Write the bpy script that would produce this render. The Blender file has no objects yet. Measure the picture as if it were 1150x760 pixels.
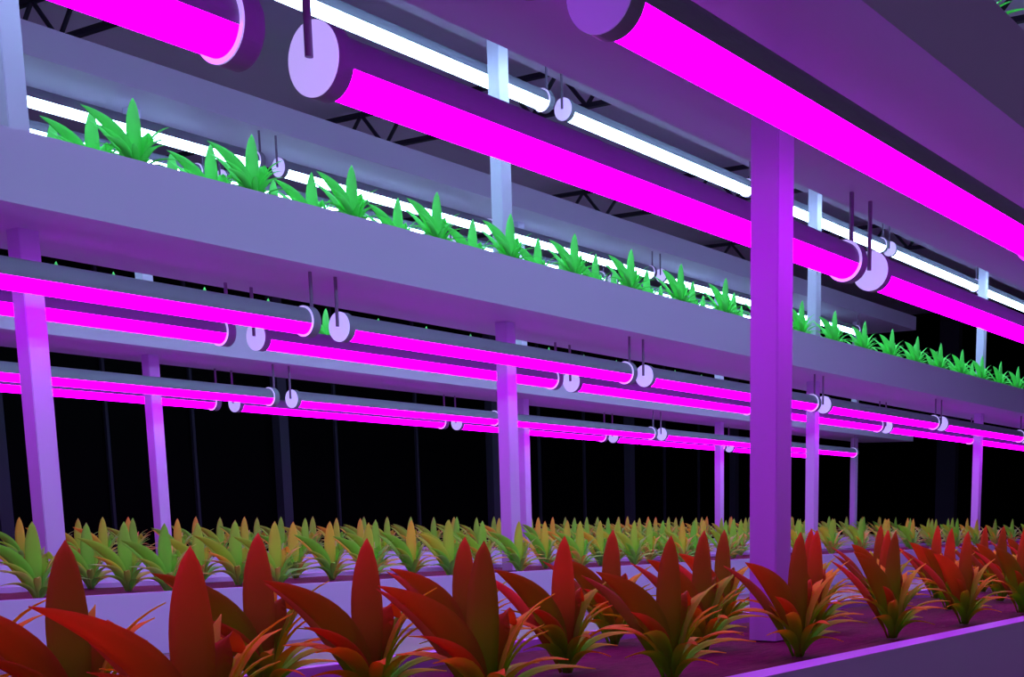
import bpy, bmesh, math, random
from mathutils import Vector, Matrix

sc = bpy.context.scene
col = sc.collection
PI = math.pi
ZO = 0.84                      # floor level is z = 0, the camera sits at z = ZO
rng = random.Random(7)

# ------------------------------------------------------------------ the camera's pose
f, cx, cy = 1417.639, 845.1784, 818.7954
ya, pi_, ro = math.radians(30.6936), math.radians(-9.7202), math.radians(0.2042)
fw = Vector((math.cos(pi_) * math.cos(ya), math.cos(pi_) * math.sin(ya), math.sin(pi_)))
r0 = Vector((math.sin(ya), -math.cos(ya), 0)); u0 = r0.cross(fw)
rv = r0 * math.cos(ro) + u0 * math.sin(ro); uv = -r0 * math.sin(ro) + u0 * math.cos(ro)
def frame_xy(x, y, z):
    """where a point stands in the 1150 x 760 frame (used to count things from the left); None behind the camera"""
    p = Vector((x, y, z - ZO)); d = p.dot(fw)
    return None if d < 0.05 else (cx + f * p.dot(rv) / d, cy - f * p.dot(uv) / d)

# ------------------------------------------------------------------ materials
def principled(name, base, rough=0.5, metallic=0.0, spec=0.3):
    m = bpy.data.materials.new(name); m.use_nodes = True
    b = m.node_tree.nodes['Principled BSDF']
    b.inputs['Base Color'].default_value = (*base, 1)
    b.inputs['Roughness'].default_value = rough
    b.inputs['Metallic'].default_value = metallic
    b.inputs['Specular IOR Level'].default_value = spec
    return m

def mottled(name, c1, c2, scale, rough=0.6, detail=3.0, bump=0.0, spec=0.3, stretch=(1, 1, 1)):
    m = principled(name, c1, rough, 0, spec)
    nt = m.node_tree; N = nt.nodes; L = nt.links
    tc = N.new('ShaderNodeTexCoord'); nz = N.new('ShaderNodeTexNoise')
    nz.inputs['Scale'].default_value = scale; nz.inputs['Detail'].default_value = detail
    mp = N.new('ShaderNodeMapping'); mp.inputs['Scale'].default_value = stretch
    L.new(tc.outputs['Object'], mp.inputs['Vector']); L.new(mp.outputs['Vector'], nz.inputs['Vector'])
    mx = N.new('ShaderNodeMix'); mx.data_type = 'RGBA'
    mx.inputs['A'].default_value = (*c1, 1); mx.inputs['B'].default_value = (*c2, 1)
    L.new(nz.outputs['Fac'], mx.inputs['Factor'])
    b = N['Principled BSDF']
    L.new(mx.outputs['Result'], b.inputs['Base Color'])
    if bump:
        bp = N.new('ShaderNodeBump'); bp.inputs['Strength'].default_value = bump
        bp.inputs['Distance'].default_value = 0.02
        L.new(nz.outputs['Fac'], bp.inputs['Height']); L.new(bp.outputs['Normal'], b.inputs['Normal'])
    return m

def emission(name, rgb, strength):
    m = bpy.data.materials.new(name); m.use_nodes = True
    nt = m.node_tree; nt.nodes.clear()
    e = nt.nodes.new('ShaderNodeEmission'); o = nt.nodes.new('ShaderNodeOutputMaterial')
    e.inputs['Color'].default_value = (*rgb, 1); e.inputs['Strength'].default_value = strength
    nt.links.new(e.outputs[0], o.inputs['Surface'])
    return m

def leaf_material(name, broad, lower, jitter=0.0, along=1.0, thin=0.3):
    """broad / lower: colour stops (position along the leaf, rgb); jitter: how far a plant may lean to its second hue."""
    m = principled(name, (0.1, 0.4, 0.1), 0.6, 0, 0.08)
    nt = m.node_tree; N = nt.nodes; L = nt.links; b = N['Principled BSDF']
    at = N.new('ShaderNodeAttribute'); at.attribute_name = 'leaf'
    sp = N.new('ShaderNodeSeparateColor'); L.new(at.outputs['Color'], sp.inputs['Color'])
    def ramp(stops):
        r = N.new('ShaderNodeValToRGB'); el = r.color_ramp.elements
        while len(el) > 1: el.remove(el[-1])
        el[0].position = stops[0][0]; el[0].color = (*stops[0][1], 1)
        for p, c in stops[1:]:
            e = el.new(p); e.color = (*c, 1)
        return r
    # position along the leaf, made a little uneven from leaf to leaf and plant to plant
    oi = N.new('ShaderNodeObjectInfo')
    ad = N.new('ShaderNodeMath'); ad.operation = 'ADD'
    L.new(sp.outputs['Red'], ad.inputs[0]); L.new(oi.outputs['Random'], ad.inputs[1])
    fr = N.new('ShaderNodeMath'); fr.operation = 'FRACT'; L.new(ad.outputs[0], fr.inputs[0])
    sh = N.new('ShaderNodeMath'); sh.operation = 'MULTIPLY_ADD'
    sh.inputs[1].default_value = jitter; L.new(fr.outputs[0], sh.inputs[0]); L.new(sp.outputs['Green'], sh.inputs[2])
    al = N.new('ShaderNodeMath'); al.operation = 'MULTIPLY'; al.inputs[1].default_value = along
    L.new(sp.outputs['Green'], al.inputs[0]); L.new(al.outputs[0], sh.inputs[2])
    su = N.new('ShaderNodeMath'); su.operation = 'SUBTRACT'; su.inputs[1].default_value = jitter * 0.5 * (along == 1.0)
    L.new(sh.outputs[0], su.inputs[0])
    ra, rb = ramp(broad), ramp(lower)
    L.new(su.outputs[0], ra.inputs['Fac']); L.new(su.outputs[0], rb.inputs['Fac'])
    mx = N.new('ShaderNodeMix'); mx.data_type = 'RGBA'
    L.new(sp.outputs['Blue'], mx.inputs['Factor'])
    L.new(ra.outputs['Color'], mx.inputs['A']); L.new(rb.outputs['Color'], mx.inputs['B'])
    L.new(mx.outputs['Result'], b.inputs['Base Color'])
    tr = N.new('ShaderNodeBsdfTranslucent'); L.new(mx.outputs['Result'], tr.inputs['Color'])
    ms = N.new('ShaderNodeMixShader'); ms.inputs['Fac'].default_value = thin
    L.new(b.outputs[0], ms.inputs[1]); L.new(tr.outputs[0], ms.inputs[2])
    L.new(ms.outputs[0], N['Material Output'].inputs['Surface'])
    return m

M = {}
M['lilac'] = mottled('lilac painted steel', (0.62, 0.54, 0.80), (0.59, 0.52, 0.78), 1.5, 0.55)
M['housing'] = principled('grey lamp housing', (0.27, 0.27, 0.37), 0.55)
def cap_material(name, glow):       # added glow stands in for light falling on the caps
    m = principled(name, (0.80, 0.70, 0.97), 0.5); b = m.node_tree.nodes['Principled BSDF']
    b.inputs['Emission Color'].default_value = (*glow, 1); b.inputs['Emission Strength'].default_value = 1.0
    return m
M['cap'] = cap_material('lamp end cap added glow', (0.40, 0.34, 0.78))
M['cap_faint_glow'] = cap_material('lamp end cap faint added glow', (0.10, 0.03, 0.30))  # weaker added glow for the front row's darker-looking caps
M['rod'] = principled('dark hanger rod', (0.24, 0.17, 0.29), 0.6)
M['magenta'] = emission('magenta grow light', (0.64, 0.0, 1.0), 11.2)
M['white'] = emission('cool white grow light', (0.43, 0.76, 1.0), 19.5)
M['soil'] = mottled('plum brown soil', (0.22, 0.06, 0.075), (0.07, 0.02, 0.03), 14, 0.9, 6, 0.7, 0.1, (1, 4, 1))
M['ceiling'] = mottled('mauve ceiling board', (0.66, 0.56, 0.80), (0.62, 0.53, 0.77), 0.6, 0.8)
M['truss'] = principled('black truss steel', (0.03, 0.025, 0.05), 0.6)
M['glass'] = principled('dark night glass', (0.001, 0.001, 0.0015), 0.4, 0, 0.01)
M['column'] = principled('dark grey column', (0.05, 0.042, 0.075), 0.8, 0, 0.05)
M['mullion'] = principled('dark window mullion', (0.03, 0.026, 0.045), 0.8, 0, 0.05)
M['floor'] = mottled('dark concrete floor', (0.27, 0.22, 0.20), (0.22, 0.18, 0.165), 3, 0.7)
M['wall'] = principled('dark wall', (0.02, 0.018, 0.03), 0.8)
M['leaf_red'] = leaf_material('red tipped leaf',
    [(0.0, (0.30, 0.70, 0.02)), (0.20, (0.38, 0.50, 0.02)), (0.40, (0.46, 0.36, 0.025)), (0.62, (0.56, 0.30, 0.03)), (0.85, (0.76, 0.28, 0.04)), (1.0, (0.90, 0.26, 0.05))],
    [(0.0, (0.26, 0.90, 0.03)), (0.45, (0.50, 0.97, 0.03)), (1.0, (1.0, 0.88, 0.04))], 0.55, 1.0, 0.55)
M['leaf_yellow'] = leaf_material('yellow green leaf',
    [(0.0, (0.30, 0.97, 0.10)), (0.40, (0.42, 0.98, 0.10)), (0.70, (0.66, 0.96, 0.10)), (1.0, (1.0, 0.80, 0.10))],
    [(0.0, (0.30, 0.95, 0.18)), (0.5, (0.55, 0.97, 0.18)), (1.0, (1.0, 0.85, 0.18))], 0.80, 0.2, 0.5)
M['leaf_green'] = leaf_material('bright green leaf',
    [(0.0, (0.18, 0.92, 0.20)), (1.0, (0.30, 1.0, 0.32))],
    [(0.0, (0.08, 0.85, 0.10)), (1.0, (0.34, 1.0, 0.34))], 0.1, 1.0, 0.45)

# ------------------------------------------------------------------ mesh helpers
def box(bm, x0, x1, y0, y1, z0, z1):
    v = [bm.verts.new((x, y, z)) for z in (z0, z1) for y in (y0, y1) for x in (x0, x1)]
    for f in ((0, 2, 3, 1), (4, 5, 7, 6), (0, 1, 5, 4), (2, 6, 7, 3), (0, 4, 6, 2), (1, 3, 7, 5)):
        bm.faces.new([v[i] for i in f])

def bar(bm, a, b, r, n=8):
    """round bar from a to b"""
    a, b = Vector(a), Vector(b); d = (b - a).normalized()
    u = d.orthogonal().normalized(); w = d.cross(u)
    ra = [bm.verts.new(a + r * (u * math.cos(2 * PI * i / n) + w * math.sin(2 * PI * i / n))) for i in range(n)]
    rb = [bm.verts.new(b + r * (u * math.cos(2 * PI * i / n) + w * math.sin(2 * PI * i / n))) for i in range(n)]
    for i in range(n):
        bm.faces.new((ra[i], ra[(i + 1) % n], rb[(i + 1) % n], rb[i]))
    bm.faces.new(ra[::-1]); bm.faces.new(rb)

def xdisc(bm, x0, x1, r, n=40, bev=0.0):
    """solid disc / drum along x"""
    prof = [(x0, r - bev), (x0 + bev, r), (x1 - bev, r), (x1, r - bev)] if bev else [(x0, r), (x1, r)]
    rings = [[bm.verts.new((x, rr * math.cos(2 * PI * i / n), rr * math.sin(2 * PI * i / n))) for i in range(n)] for x, rr in prof]
    for p, q in zip(rings, rings[1:]):
        for i in range(n):
            bm.faces.new((p[i], q[i], q[(i + 1) % n], p[(i + 1) % n]))
    bm.faces.new(rings[0]); bm.faces.new(rings[-1][::-1])

def mesh(name, bm, mats, smooth=False):
    bmesh.ops.recalc_face_normals(bm, faces=bm.faces[:])
    me = bpy.data.meshes.new(name); bm.to_mesh(me); bm.free()
    for m in mats if isinstance(mats, (list, tuple)) else [mats]: me.materials.append(m)
    if smooth:
        for p in me.polygons: p.use_smooth = True
    return me

def obj(name, me, parent=None, loc=(0, 0, 0)):
    o = bpy.data.objects.new(name, me); col.objects.link(o)
    o.location = loc
    if parent: o.parent = parent
    return o

def tag(o, label=None, cat=None, group=None, kind=None):
    if label: o['label'] = label
    if cat: o['category'] = cat
    if group: o['group'] = group
    if kind: o['kind'] = kind
    return o

def copy_thing(root):
    r = root.copy(); col.objects.link(r)
    for ch in list(root.children):
        c = ch.copy(); col.objects.link(c); c.parent = r
        for g in ch.children:
            d = g.copy(); col.objects.link(d); d.parent = c
    return r

ORD = ['first', 'second', 'third', 'fourth', 'fifth', 'sixth', 'seventh', 'eighth', 'ninth', 'tenth', 'eleventh', 'twelfth',
       'thirteenth', 'fourteenth', 'fifteenth', 'sixteenth', 'seventeenth', 'eighteenth', 'nineteenth', 'twentieth',
       'twenty-first', 'twenty-second', 'twenty-third', 'twenty-fourth', 'twenty-fifth', 'twenty-sixth', 'twenty-seventh']

# ------------------------------------------------------------------ the room
XW0, XW1, YW0, YW1, ZC = -6.0, 36.0, -5.0, 20.0, 5.83 + ZO
def struct(name, fn, mat):
    bm = bmesh.new(); fn(bm)
    return tag(obj(name, mesh(name, bm, mat)), kind='structure')

struct('floor', lambda b: box(b, XW0, XW1, YW0, YW1, -0.1, 0), M['floor'])
struct('ceiling', lambda b: box(b, XW0, XW1, YW0, YW1, ZC, ZC + 0.1), M['ceiling'])
# struct('wall_left', lambda b: box(b, XW0 - 0.1, XW0, YW0, YW1, 0, ZC), M['wall'])
# struct('wall_front', lambda b: box(b, XW0, XW1, YW0 - 0.1, YW0, 0, ZC), M['wall'])
struct('wall_right', lambda b: box(b, XW1, XW1 + 0.1, YW0, YW1, 0, ZC), M['glass'])
struct('wall_back', lambda b: box(b, XW0, XW1, YW1, YW1 + 0.1, 0, ZC), M['glass'])
n = 0
def column(name, x0, x1, y0, y1, mat):
    return struct(name, lambda b: box(b, x0, x1, y0, y1, 0, ZC), mat)
for i, x in enumerate((6.1, 11.0, 16.25, 22.0, 27.2, 32.4)):
    column('column_%d' % (i + 1), x - 0.10, x + 0.10, YW1 - 0.20, YW1, M['column'])
for i, x in enumerate((7.8, 9.4, 12.85, 14.45, 17.6, 19.75, 23.7, 25.4, 28.9, 30.6)):
    column('trim_%d' % (i + 1), x - 0.025, x + 0.025, YW1 - 0.06, YW1, M['mullion'])
for i, y in enumerate((8.9, 14.6)):
    column('column_%d' % (i + 7), XW1 - 0.25, XW1, y - 0.3, y + 0.3, M['column'])

# roof trusses across the hall
def make_truss(x, label):
    r = obj('roof_truss', None, loc=(x, 0, 0)); tag(r, label, 'truss', 'roof trusses under the ceiling')
    zt, zb = 5.712 + ZO, 5.215 + ZO
    b = bmesh.new(); box(b, -0.035, 0.035, YW0 + 0.02, YW1 - 0.25, zt - 0.03, zt + 0.03); obj('top_chord', mesh('top_chord', b, M['truss']), r)
    b = bmesh.new(); box(b, -0.035, 0.035, YW0 + 0.02, YW1 - 0.25, zb - 0.03, zb + 0.03); obj('bottom_chord', mesh('bottom_chord', b, M['truss']), r)
    b = bmesh.new(); p = 0.92
    k0 = int((YW0 - 15) / p) + 2; k1 = int((YW1 - 15) / p) - 1
    for k in range(k0, k1):
        y = 15.0 + k * p
        bar(b, (0, y, zt), (0, y + 0.46, zb), 0.028, 6); bar(b, (0, y, zt), (0, y - 0.46, zb), 0.028, 6)
    obj('web', mesh('web', b, M['truss']), r)
    for y in (-4, 2, 8, 19):
        b = bmesh.new(); box(b, -0.02, 0.02, y - 0.02, y + 0.02, zt + 0.03, ZC); obj('hanger', mesh('hanger', b, M['truss']), r)
    return r
for x, lb in ((9.16, 'black zigzag roof truss seen beside the pale post in the upper left corner'),
              (14.0, 'black zigzag roof truss seen below the long magenta tube, left of the pale upper post'),
              (19.2, 'black zigzag roof truss seen just right of the pale upper post'),
              (24.3, 'black roof truss glimpsed left of the big violet post'),
              (4.2, 'black roof truss glimpsed in the upper right corner')):
    make_truss(x, lb)

# ------------------------------------------------------------------ racks
RACKS = {  # y front, y back, post y0, post y1, tray bottoms
    'A': dict(y0=1.902, y1=3.150, py=(2.468, 2.590), zb=(-0.84, 1.586, 4.02), hz=(0.372, 0.366, 0.36)),
    'B': dict(y0=6.875, y1=8.120, py=(7.435, 7.557), zb=(-0.84, 1.582, 4.02), hz=(0.365, 0.375, 0.36)),
    'C': dict(y0=11.66, y1=12.92, py=(12.22, 12.342), zb=(-0.84, 1.588, 3.972), hz=(0.365, 0.365, 0.285)),
}
RX0, RX1 = -1.6, 26.62
POSTX = {'A': (-1.2, 4.332, 8.43, 13.99, 19.62, 25.0), 'B': (-1.2, 4.345, 8.432, 13.987, 19.628, 25.2),
         'C': (-1.2, 4.34, 8.38, 14.18, 19.43, 24.86)}
RL = {'A': 'nearest lilac plant rack, its big post standing right of centre',
      'B': 'middle lilac plant rack with bright green seedlings on its long shelf',
      'C': 'farthest lilac plant rack, its shelf ending before the right edge'}
TH = 0.05
SOILTOP = 0.335     # above the tray's bottom
def tray(name, y0, y1, z0, h, parent, lip=TH):
    b = bmesh.new()
    z1 = z0 + h
    # an open trough: outer shell, rim, inner shell
    o = [(RX0, y0), (RX1, y0), (RX1, y1), (RX0, y1)]
    i = [(RX0 + TH, y0 + lip), (RX1 - TH, y0 + lip), (RX1 - TH, y1 - TH), (RX0 + TH, y1 - TH)]
    ob = [b.verts.new((x, y, z0)) for x, y in o]; ot = [b.verts.new((x, y, z1)) for x, y in o]
    it = [b.verts.new((x, y, z1)) for x, y in i]; ib = [b.verts.new((x, y, z0 + TH)) for x, y in i]
    b.faces.new(ob[::-1]); b.faces.new(ib)
    for k in range(4):
        q = (k + 1) % 4
        b.faces.new((ob[k], ob[q], ot[q], ot[k])); b.faces.new((ot[k], ot[q], it[q], it[k])); b.faces.new((it[k], it[q], ib[q], ib[k]))
    return obj(name, mesh(name, b, M['lilac']), parent)

for k, R in RACKS.items():
    root = tag(obj('plant_rack', None), RL[k], 'rack')
    for z, h, nm in zip(R['zb'], R['hz'], ('bottom_tray', 'shelf_tray', 'top_tray')):
        wide = k == 'A' and nm == 'bottom_tray'        # the nearest bed has a broader front lip
        tray(nm, R['y0'] - 0.075 * wide, R['y1'], z + ZO, h, root, 0.095 if wide else TH)
    for x in POSTX[k]:
        # a post stands in each planted tray and carries the tray above
        for lv in (0, 1):
            z0, z1 = R['zb'][lv] + ZO + SOILTOP + 0.005, R['zb'][lv + 1] + ZO
            b = bmesh.new(); box(b, 0, 0.122, 0, R['py'][1] - R['py'][0], z0, z1)
            bmesh.ops.bevel(b, geom=[e for e in b.edges if abs(e.verts[0].co.z - e.verts[1].co.z) > 1], offset=0.004, segments=2, affect='EDGES')
            obj('post', mesh('post', b, M['lilac']), root, (x, R['py'][0], 0))
    for lv, nm in ((0, 'bottom bed'), (1, 'shelf')):
        b = bmesh.new(); z = R['zb'][lv] + ZO
        x0, x1, y0, y1 = RX0 + TH + 0.01, RX1 - TH - 0.01, R['y0'] + TH + 0.005, R['y1'] - TH - 0.05
        zt = z + SOILTOP
        nx = 160; ny = 10
        g = [[b.verts.new((x0 + (x1 - x0) * i / nx, y0 + (y1 - y0) * j / ny, zt + rng.uniform(-0.004, 0.004))) for j in range(ny + 1)] for i in range(nx + 1)]
        for i in range(nx):
            for j in range(ny): b.faces.new((g[i][j], g[i + 1][j], g[i + 1][j + 1], g[i][j + 1]))
        lo = [b.verts.new((x, y, z + TH + 0.002)) for x, y in ((x0, y0), (x1, y0), (x1, y1), (x0, y1))]
        b.faces.new(lo[::-1])
        b.faces.new([lo[0], lo[1]] + [g[i][0] for i in range(nx, -1, -1)])
        b.faces.new([lo[2], lo[3]] + [g[i][ny] for i in range(nx + 1)])
        b.faces.new([lo[1], lo[2]] + [g[nx][j] for j in range(ny, -1, -1)])
        b.faces.new([lo[3], lo[0]] + [g[0][j] for j in range(ny + 1)])
        where = {'A': 'nearest', 'B': 'middle', 'C': 'farthest'}[k]
        tag(obj('soil_bed', mesh('soil_bed', b, M['soil'])), 'plum brown soil filling the %s of the %s lilac rack' % (nm, where), 'soil', kind='stuff')

# ------------------------------------------------------------------ tube lights
RT, RC = 0.087, 0.100          # tube and collar radius
XE = 3.296                      # far collar starts here, measured from the near cap
DEL = math.radians(14)         # the diffuser starts this far below the horizontal
def tube_meshes(glow, cap=None):
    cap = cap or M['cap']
    n = 36
    out = {}
    def shell(a0, a1, r, x0, x1, steps):
        b = bmesh.new()
        A = [b.verts.new((x0, r * math.cos(a0 + (a1 - a0) * i / steps), r * math.sin(a0 + (a1 - a0) * i / steps))) for i in range(steps + 1)]
        B = [b.verts.new((x1, v.co.y, v.co.z)) for v in A]
        for i in range(steps): b.faces.new((A[i], A[i + 1], B[i + 1], B[i]))
        b.faces.new((A[0], B[0], B[-1], A[-1])); b.faces.new(A[::-1]); b.faces.new(B)
        return b
    out['housing'] = mesh('housing', shell(-DEL, PI + DEL, RT, 0.05, XE + 0.02, 28), M['housing'])
    out['diffuser'] = mesh('diffuser', shell(PI + DEL, 2 * PI - DEL, RT, 0.055, XE + 0.005, 26), glow)
    b = bmesh.new(); xdisc(b, 0.006, 0.06, RC, 48); out['near_collar'] = mesh('collar', b, M['housing'])
    b = bmesh.new(); xdisc(b, XE + 0.006, XE + 0.068, RC, 48); out['far_collar'] = mesh('collar', b, M['housing'])
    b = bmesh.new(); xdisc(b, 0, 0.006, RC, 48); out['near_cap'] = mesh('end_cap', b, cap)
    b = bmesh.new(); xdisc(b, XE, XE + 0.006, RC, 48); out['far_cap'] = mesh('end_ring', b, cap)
    return out
TM = {'m': tube_meshes(M['magenta']), 'w': tube_meshes(M['white']), 'd': tube_meshes(M['magenta'], M['cap_faint_glow'])}
RODS = {}
def rod_mesh(h):
    h = round(h, 3)
    if h not in RODS:
        b = bmesh.new(); bar(b, (0, 0, 0), (0, 0, h), 0.0115, 12); RODS[h] = mesh('hanger_rod', b, M['rod'])
    return RODS[h]
def tube_light(glow, x, y, z, ztray, label, group):
    r = obj('tube_light', None, loc=(x, y, z + ZO)); tag(r, label, 'light', group)
    t = TM[glow]
    obj('housing', t['housing'], r); obj('diffuser', t['diffuser'], r)
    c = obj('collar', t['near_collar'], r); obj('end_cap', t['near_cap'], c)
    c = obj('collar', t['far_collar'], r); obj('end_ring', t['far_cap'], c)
    h = ztray - z - 0.0015
    obj('hanger_rod', rod_mesh(h), r, (-0.0115, 0, 0)); obj('hanger_rod', rod_mesh(h), r, (XE + 0.068 + 0.0115, 0, 0))
    return r
P = 3.6007
ROWS = [  # glow, rack, y, z, x of one cap, k range, row text
    ('d', 'A', 2.02, 1.250, 2.66, (-1, 2), 'front row under the nearest rack\'s shelf'),
    ('m', 'A', 2.9945, 1.2455, 2.6258, (-1, 4), 'back row under the nearest rack\'s shelf'),
    ('m', 'B', 7.0715, 1.2544, 6.311, (-1, 5), 'front row under the middle rack\'s shelf'),
    ('m', 'B', 7.9213, 1.2442, 6.2947, (-1, 5), 'back row under the middle rack\'s shelf'),
    ('m', 'C', 11.8163, 1.2359, 9.8183, (-1, 4), 'front row under the farthest rack\'s shelf'),
    ('m', 'C', 12.7587, 1.2230, 9.7903, (-1, 4), 'back row under the farthest rack\'s shelf'),
    ('w', 'B', 7.0500, 3.6718, 9.83, (-2, 4), 'front row under the middle rack\'s top tray'),
    ('w', 'B', 7.8865, 3.6718, 9.8109, (-2, 4), 'back row under the middle rack\'s top tray'),
    ('w', 'C', 11.7809, 3.6541, 9.7872, (-1, 4), 'front row under the farthest rack\'s top tray'),
    ('w', 'C', 12.7240, 3.6500, 9.7800, (-1, 4), 'back row under the farthest rack\'s top tray'),
    ('w', 'A', 2.05, 3.67, 2.63, (-1, 3), 'front row under the nearest rack\'s top tray'),
    ('w', 'A', 2.99, 3.67, 2.63, (-1, 3), 'back row under the nearest rack\'s top tray'),
]
for glow, rk, y, z, x, (k0, k1), text in ROWS:
    zt = RACKS[rk]['zb'][2 if glow == 'w' else 1]
    n = 0
    hidden = glow == 'w' and (rk == 'A' or y == 7.05)       # these rows are screened by the nearest rack's shelf
    for k in range(k0, k1):
        hue = 'glowing magenta tube light' if glow != 'w' else 'glowing cool white tube light'
        q = [frame_xy(x + k * P + XE * t / 8, y, z + ZO) for t in range(9)]
        seen = any(p and 0 < p[0] < 1150 and -25 < p[1] < 760 for p in q) and not hidden
        lab = '%s, %s from left, %s' % (hue, ORD[n], text) if seen else '%s outside the picture, %s' % (hue, text)
        n += seen
        tube_light(glow, x + k * P, y, z, zt, lab, ('magenta tubes' if glow != 'w' else 'white tubes') + ', ' + text)

# ------------------------------------------------------------------ plants
def bez(P0, P1, P2, P3, t):
    s = 1 - t
    return P0 * s**3 + P1 * 3 * s * s * t + P2 * 3 * s * t * t + P3 * t**3
def add_leaf(bm, lay, pts, w, side, kind, tint, fold=0.18, peak=0.5, stalk=0.12, n=12, th=0.0025, full=0.8):
    """closed lanceolate blade along a bezier; side = direction of its width"""
    pts = [Vector(p) for p in pts]; side = Vector(side).normalized()
    top, bot = [], []
    for i in range(n + 1):
        t = i / n
        c = bez(*pts, t); d = (bez(*pts, min(1, t + 0.01)) - bez(*pts, max(0, t - 0.01))).normalized()
        s = (side - d * side.dot(d)).normalized(); nn = d.cross(s)
        a = t ** (math.log(0.5) / math.log(peak))            # widest at t = peak
        prof = max(math.sin(PI * a) ** full, stalk * (1 - t) ** 0.5, 0.02)
        hw = 0.5 * w * prof
        row = []
        for q in (-1, -0.5, 0, 0.5, 1):
            row.append(c + s * (hw * q) + nn * (fold * hw * (abs(q) ** 1.3)))
        top.append((row, nn, t))
    rt = [[bm.verts.new(p + nn * th * (0.5 if 0 < j < 4 else 0.05)) for j, p in enumerate(row)] for row, nn, t in top]
    rb = [[bm.verts.new(p - nn * th * (0.5 if 0 < j < 4 else 0.05)) for j, p in enumerate(row)] for row, nn, t in top]
    T = [t for _, _, t in top]
    def f(vs, ts):
        fc = bm.faces.new(vs); fc.smooth = True
        for lp, t in zip(fc.loops, ts): lp[lay] = (tint, t, kind, 1)
    for i in range(n):
        for j in range(4):
            f((rt[i][j], rt[i][j + 1], rt[i + 1][j + 1], rt[i + 1][j]), (T[i], T[i], T[i + 1], T[i + 1]))
            f((rb[i][j + 1], rb[i][j], rb[i + 1][j], rb[i + 1][j + 1]), (T[i], T[i], T[i + 1], T[i + 1]))
        for j in (0, 4):
            a, b2 = (rt, rb) if j == 0 else (rb, rt)
            f((a[i][j], a[i + 1][j], b2[i + 1][j], b2[i][j]), (T[i], T[i + 1], T[i + 1], T[i]))
    f([v for v in rt[n]] + [v for v in rb[n]][::-1], [1.0] * 10)
    f([v for v in rb[0]] + [v for v in rt[0]][::-1], [0.0] * 10)

V = Vector
def upright_leaves(bm, lay):
    face = (0.86, -0.50, 0)          # width direction: broad side towards the aisle on the left
    add_leaf(bm, lay, [(0.0, 0, 0), (-0.014, 0.0, 0.16), (-0.014, 0.0, 0.28), (0.0, 0.0, 0.432)], 0.080, face, 0, 0.15, 0.16, 0.56, 0.25, 16, full=0.62)
def second_leaf(bm, lay):
    add_leaf(bm, lay, [(0.008, 0.012, 0), (0.020, 0.03, 0.18), (0.045, 0.035, 0.315), (0.128, 0.025, 0.215)], 0.088, (0.60, -0.5, 0.45), 0, 0.55, 0.2, 0.5, 0.25, 14)
def arching_leaves(bm, lay):
    add_leaf(bm, lay, [(-0.008, 0, 0), (-0.035, 0.005, 0.16), (-0.10, 0.02, 0.265), (-0.285, 0.045, 0.335)], 0.080, (0.35, -0.75, 0.55), 0, 0.35, 0.22, 0.52, 0.25, 16)
    add_leaf(bm, lay, [(-0.008, -0.01, 0), (-0.04, -0.02, 0.11), (-0.10, -0.035, 0.185), (-0.250, -0.05, 0.225)], 0.040, (0.3, -0.7, 0.6), 0, 0.75, 0.3, 0.5, 0.3, 12)
    add_leaf(bm, lay, [(-0.006, 0.02, 0), (-0.03, 0.07, 0.14), (-0.06, 0.11, 0.24), (-0.150, 0.22, 0.315)], 0.052, (0.7, 0.1, 0.55), 0, 0.2, 0.25, 0.5, 0.3, 12)
LOW = [  # azimuth deg, reach, height half way, tip height, width
    (-24, 0.180, 0.22, 0.300, 0.046), (8, 0.220, 0.20, 0.260, 0.052), (-52, 0.150, 0.16, 0.215, 0.046), (40, 0.190, 0.21, 0.290, 0.046),
    (150, 0.220, 0.15, 0.165, 0.056), (200, 0.270, 0.15, 0.165, 0.046), (236, 0.230, 0.13, 0.130, 0.040), (282, 0.230, 0.14, 0.155, 0.052),
    (326, 0.270, 0.12, 0.110, 0.052), (18, 0.280, 0.11, 0.105, 0.048), (72, 0.240, 0.14, 0.150, 0.050), (108, 0.220, 0.17, 0.195, 0.052),
    (262, 0.190, 0.08, 0.065, 0.036), (178, 0.210, 0.10, 0.090, 0.044), (348, 0.220, 0.08, 0.070, 0.042), (305, 0.140, 0.17, 0.230, 0.042)]
def lower_leaves(bm, lay):
    r = random.Random(3)
    for az, reach, hm, tip, w in LOW:
        a = math.radians(az); d = V((math.cos(a), math.sin(a), 0)); s = V((-math.sin(a), math.cos(a), 0))
        s = (s + V((0, 0, r.uniform(-0.5, 0.5)))).normalized()
        b0 = d * 0.012
        add_leaf(bm, lay, [b0, b0 + d * reach * 0.12 + V((0, 0, hm * 0.7)), d * reach * 0.42 + V((0, 0, hm * 1.15)), d * reach + V((0, 0, tip))],
                 w, s, 1, r.random(), 0.25, 0.5, 0.35, 10)
def plant_mesh(name, fns):
    bm = bmesh.new(); lay = bm.loops.layers.float_color.new('leaf')
    for f in fns: f(bm, lay)
    me = bpy.data.meshes.new(name); bm.to_mesh(me); bm.free()
    me.materials.append(M['leaf_green'])
    return me
PM = {'tall_leaf': plant_mesh('tall_leaf', [upright_leaves]), 'short_leaf': plant_mesh('short_leaf', [second_leaf]),
      'arching_leaves': plant_mesh('arching_leaves', [arching_leaves]), 'lower_leaves': plant_mesh('lower_leaves', [lower_leaves]),
      'all': plant_mesh('leafy_plant', [upright_leaves, second_leaf, arching_leaves, lower_leaves])}
def set_mat(o, m):
    o.material_slots[0].link = 'OBJECT'; o.material_slots[0].material = m
def plant_with_parts(mat):
    r = obj('leafy_plant', None)
    for nm in ('tall_leaf', 'short_leaf', 'arching_leaves', 'lower_leaves'):
        set_mat(obj(nm, PM[nm], r), mat)
    return r
def plant_single(mat):
    o = obj('leafy_plant', PM['all']); set_mat(o, mat); return o
protos = {}
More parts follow.
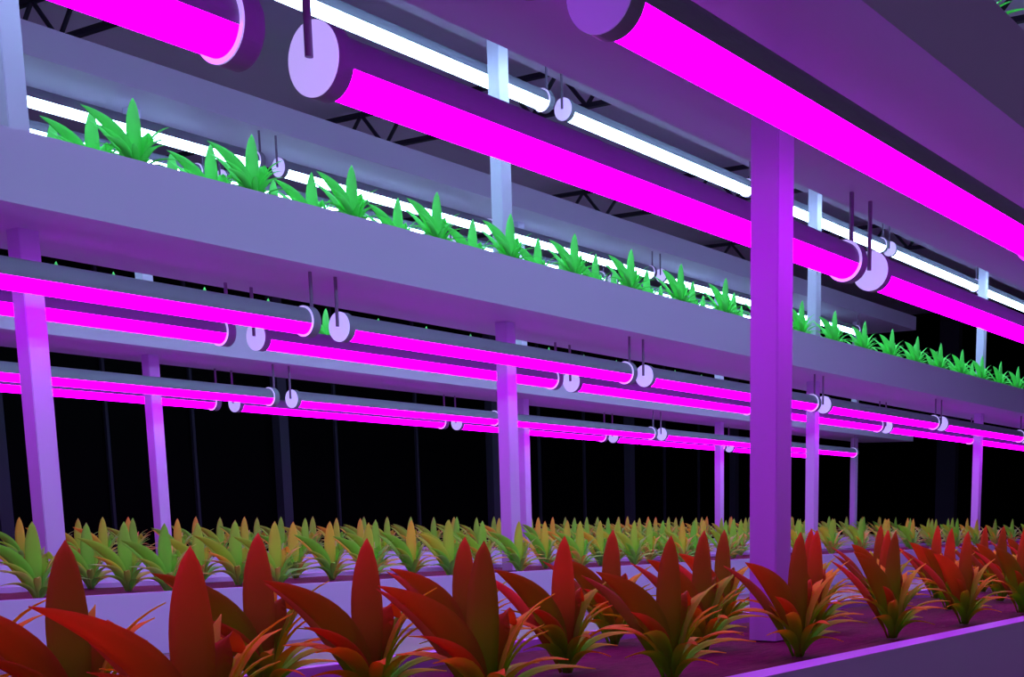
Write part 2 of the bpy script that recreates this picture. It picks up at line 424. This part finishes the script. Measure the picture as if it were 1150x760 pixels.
def place_plant(kind, parts, x, y, z, label, group):
    key = (kind, parts)
    if key not in protos:
        o = protos[key] = (plant_with_parts if parts else plant_single)(M[kind])
    else:
        o = copy_thing(protos[key])
    o.location = (x, y, z + ZO + 0.005); o.rotation_euler = (0, 0, math.radians(rng.uniform(-5, 5)))
    s = rng.uniform(0.975, 1.025); o.scale = (s, s, s)
    tag(o, label, 'plant', group)
    return o
ZS = {k: (R['zb'][0] + SOILTOP, R['zb'][1] + SOILTOP) for k, R in RACKS.items()}
def edge(x, y, lv, k):
    """None when the plant's tip stands in the picture, else the edge that cuts it off"""
    p = frame_xy(x, y, ZS[k][lv] + 0.43 + ZO)
    return 'left' if p is None or p[0] < 0 else 'right' if p[0] > 1150 else None
def clear_of_posts(x, k):
    """the middle row shares its line with the posts: such a plant is set a little to one side"""
    for p in POSTX[k]:
        d = x - (p + 0.061)
        if 0.05 < d < 0.40: return p + 0.061 + 0.40
        if -0.34 < d <= 0.05: return p + 0.061 - 0.34
    return x
# nearest bed: red-tipped plants
for row, y, x0, count in (('front', 2.13, 0.72, 9), ('middle', 2.53, 0.72, 10), ('back', 2.93, 1.50, 10)):
    n = 0
    for k in range(count):
        x = x0 + 0.798 * k
        e = edge(x, y, 0, 'A')
        if e == 'right' and edge(x - 0.798, y, 0, 'A') == 'right': continue
        if e == 'left' and edge(x + 0.798, y, 0, 'A') == 'left': continue
        if row == 'middle': x = clear_of_posts(x, 'A')
        lab = 'red-tipped leafy plant, %s from the left in the %s row of the nearest bed' % (ORD[n], row) if not e else \
              'red-tipped leafy plant cut off by the %s edge, %s row of the nearest bed' % (e, row)
        n += not e
        place_plant('leaf_red', True, x, y, ZS['A'][0], lab, 'red-tipped plants in the nearest bed')
# middle bed and shelf, farthest bed and shelf
n = m = 0
for k in range(22):
    x = 4.08 + 0.8135 * k
    e = edge(x, 7.10, 0, 'B')
    if e == 'right' and edge(x - 0.8135, 7.10, 0, 'B') == 'right': continue
    lab = 'yellow-green leafy plant, %s from the left in the front row of the middle bed' % ORD[n] if not e else \
          'yellow-green leafy plant cut off by the %s edge, front row of the middle bed' % e
    n += not e
    place_plant('leaf_yellow', True, x, 7.10, ZS['B'][0], lab, 'plants in the front row of the middle bed')
    if k:
        lab = 'bright green seedling, %s from the left in the front row of the middle shelf' % ORD[m] if not e else \
              'bright green seedling cut off by the right edge, front row of the middle shelf'
        m += not e
        place_plant('leaf_green', True, x, 7.10, ZS['B'][1], lab, 'seedlings in the front row of the middle shelf')
for row, y in (('middle', 7.50), ('back', 7.90)):
    for k in range(19):
        x = 4.89 + 0.8135 * k
        if edge(x, y, 0, 'B'): continue
        if row == 'middle': x = clear_of_posts(x, 'B')
        place_plant('leaf_yellow', False, x, y, ZS['B'][0], 'yellow-green leafy plant crowded behind the front row of the middle bed', 'plants behind the front row of the middle bed')
        place_plant('leaf_green', False, x, y, ZS['B'][1], 'bright green seedling standing behind the front row of the middle shelf', 'seedlings behind the front row of the middle shelf')
for row, y in (('front', 11.86), ('middle', 12.27), ('back', 12.69)):
    for k in range(25):
        x = 6.70 + 0.8135 * k
        if edge(x, y, 0, 'C'): continue
        if row == 'middle': x = clear_of_posts(x, 'C')
        place_plant('leaf_yellow', False, x, y, ZS['C'][0], 'small yellow-green leafy plant in the farthest bed, showing behind the middle bed', 'plants in the farthest bed')
        if row == 'middle' and k < 16:
            place_plant('leaf_green', False, x, y, ZS['C'][1], 'tiny green seedling tip showing over the lamps on the farthest shelf', 'seedlings on the farthest shelf')
place_plant('leaf_green', True, 5.44, 2.145, ZS['A'][1], 'bright green leaf tips of a seedling above the nearest shelf, upper right corner', 'seedlings on the nearest shelf')

# ------------------------------------------------------------------ camera, world, view
cam = bpy.data.cameras.new('camera'); co = bpy.data.objects.new('camera', cam); col.objects.link(co)
mw = Matrix((( rv.x, uv.x, -fw.x, 0), (rv.y, uv.y, -fw.y, 0), (rv.z, uv.z, -fw.z, ZO), (0, 0, 0, 1)))
co.matrix_world = mw
cam.sensor_fit = 'HORIZONTAL'; cam.sensor_width = 36.0; cam.lens = f / 1150 * 36.0
cam.shift_x = (575 - cx) / 1150; cam.shift_y = (cy - 380) / 1150
cam.clip_start = 0.02; cam.clip_end = 200
sc.camera = co
w = bpy.data.worlds.new('world'); sc.world = w; w.use_nodes = True
w.node_tree.nodes['Background'].inputs['Color'].default_value = (0.082, 0.054, 0.108, 1)  # lavender fill light added, entering by the open left and front sides
w.node_tree.nodes['Background'].inputs['Strength'].default_value = 1.0
vs = sc.view_settings
vs.view_transform = 'Standard'; vs.look = 'None'; vs.gamma = 1.0; vs.exposure = 0.0; vs.use_curve_mapping = False
sc.cycles.use_denoising = True
sc.cycles.use_light_tree = True
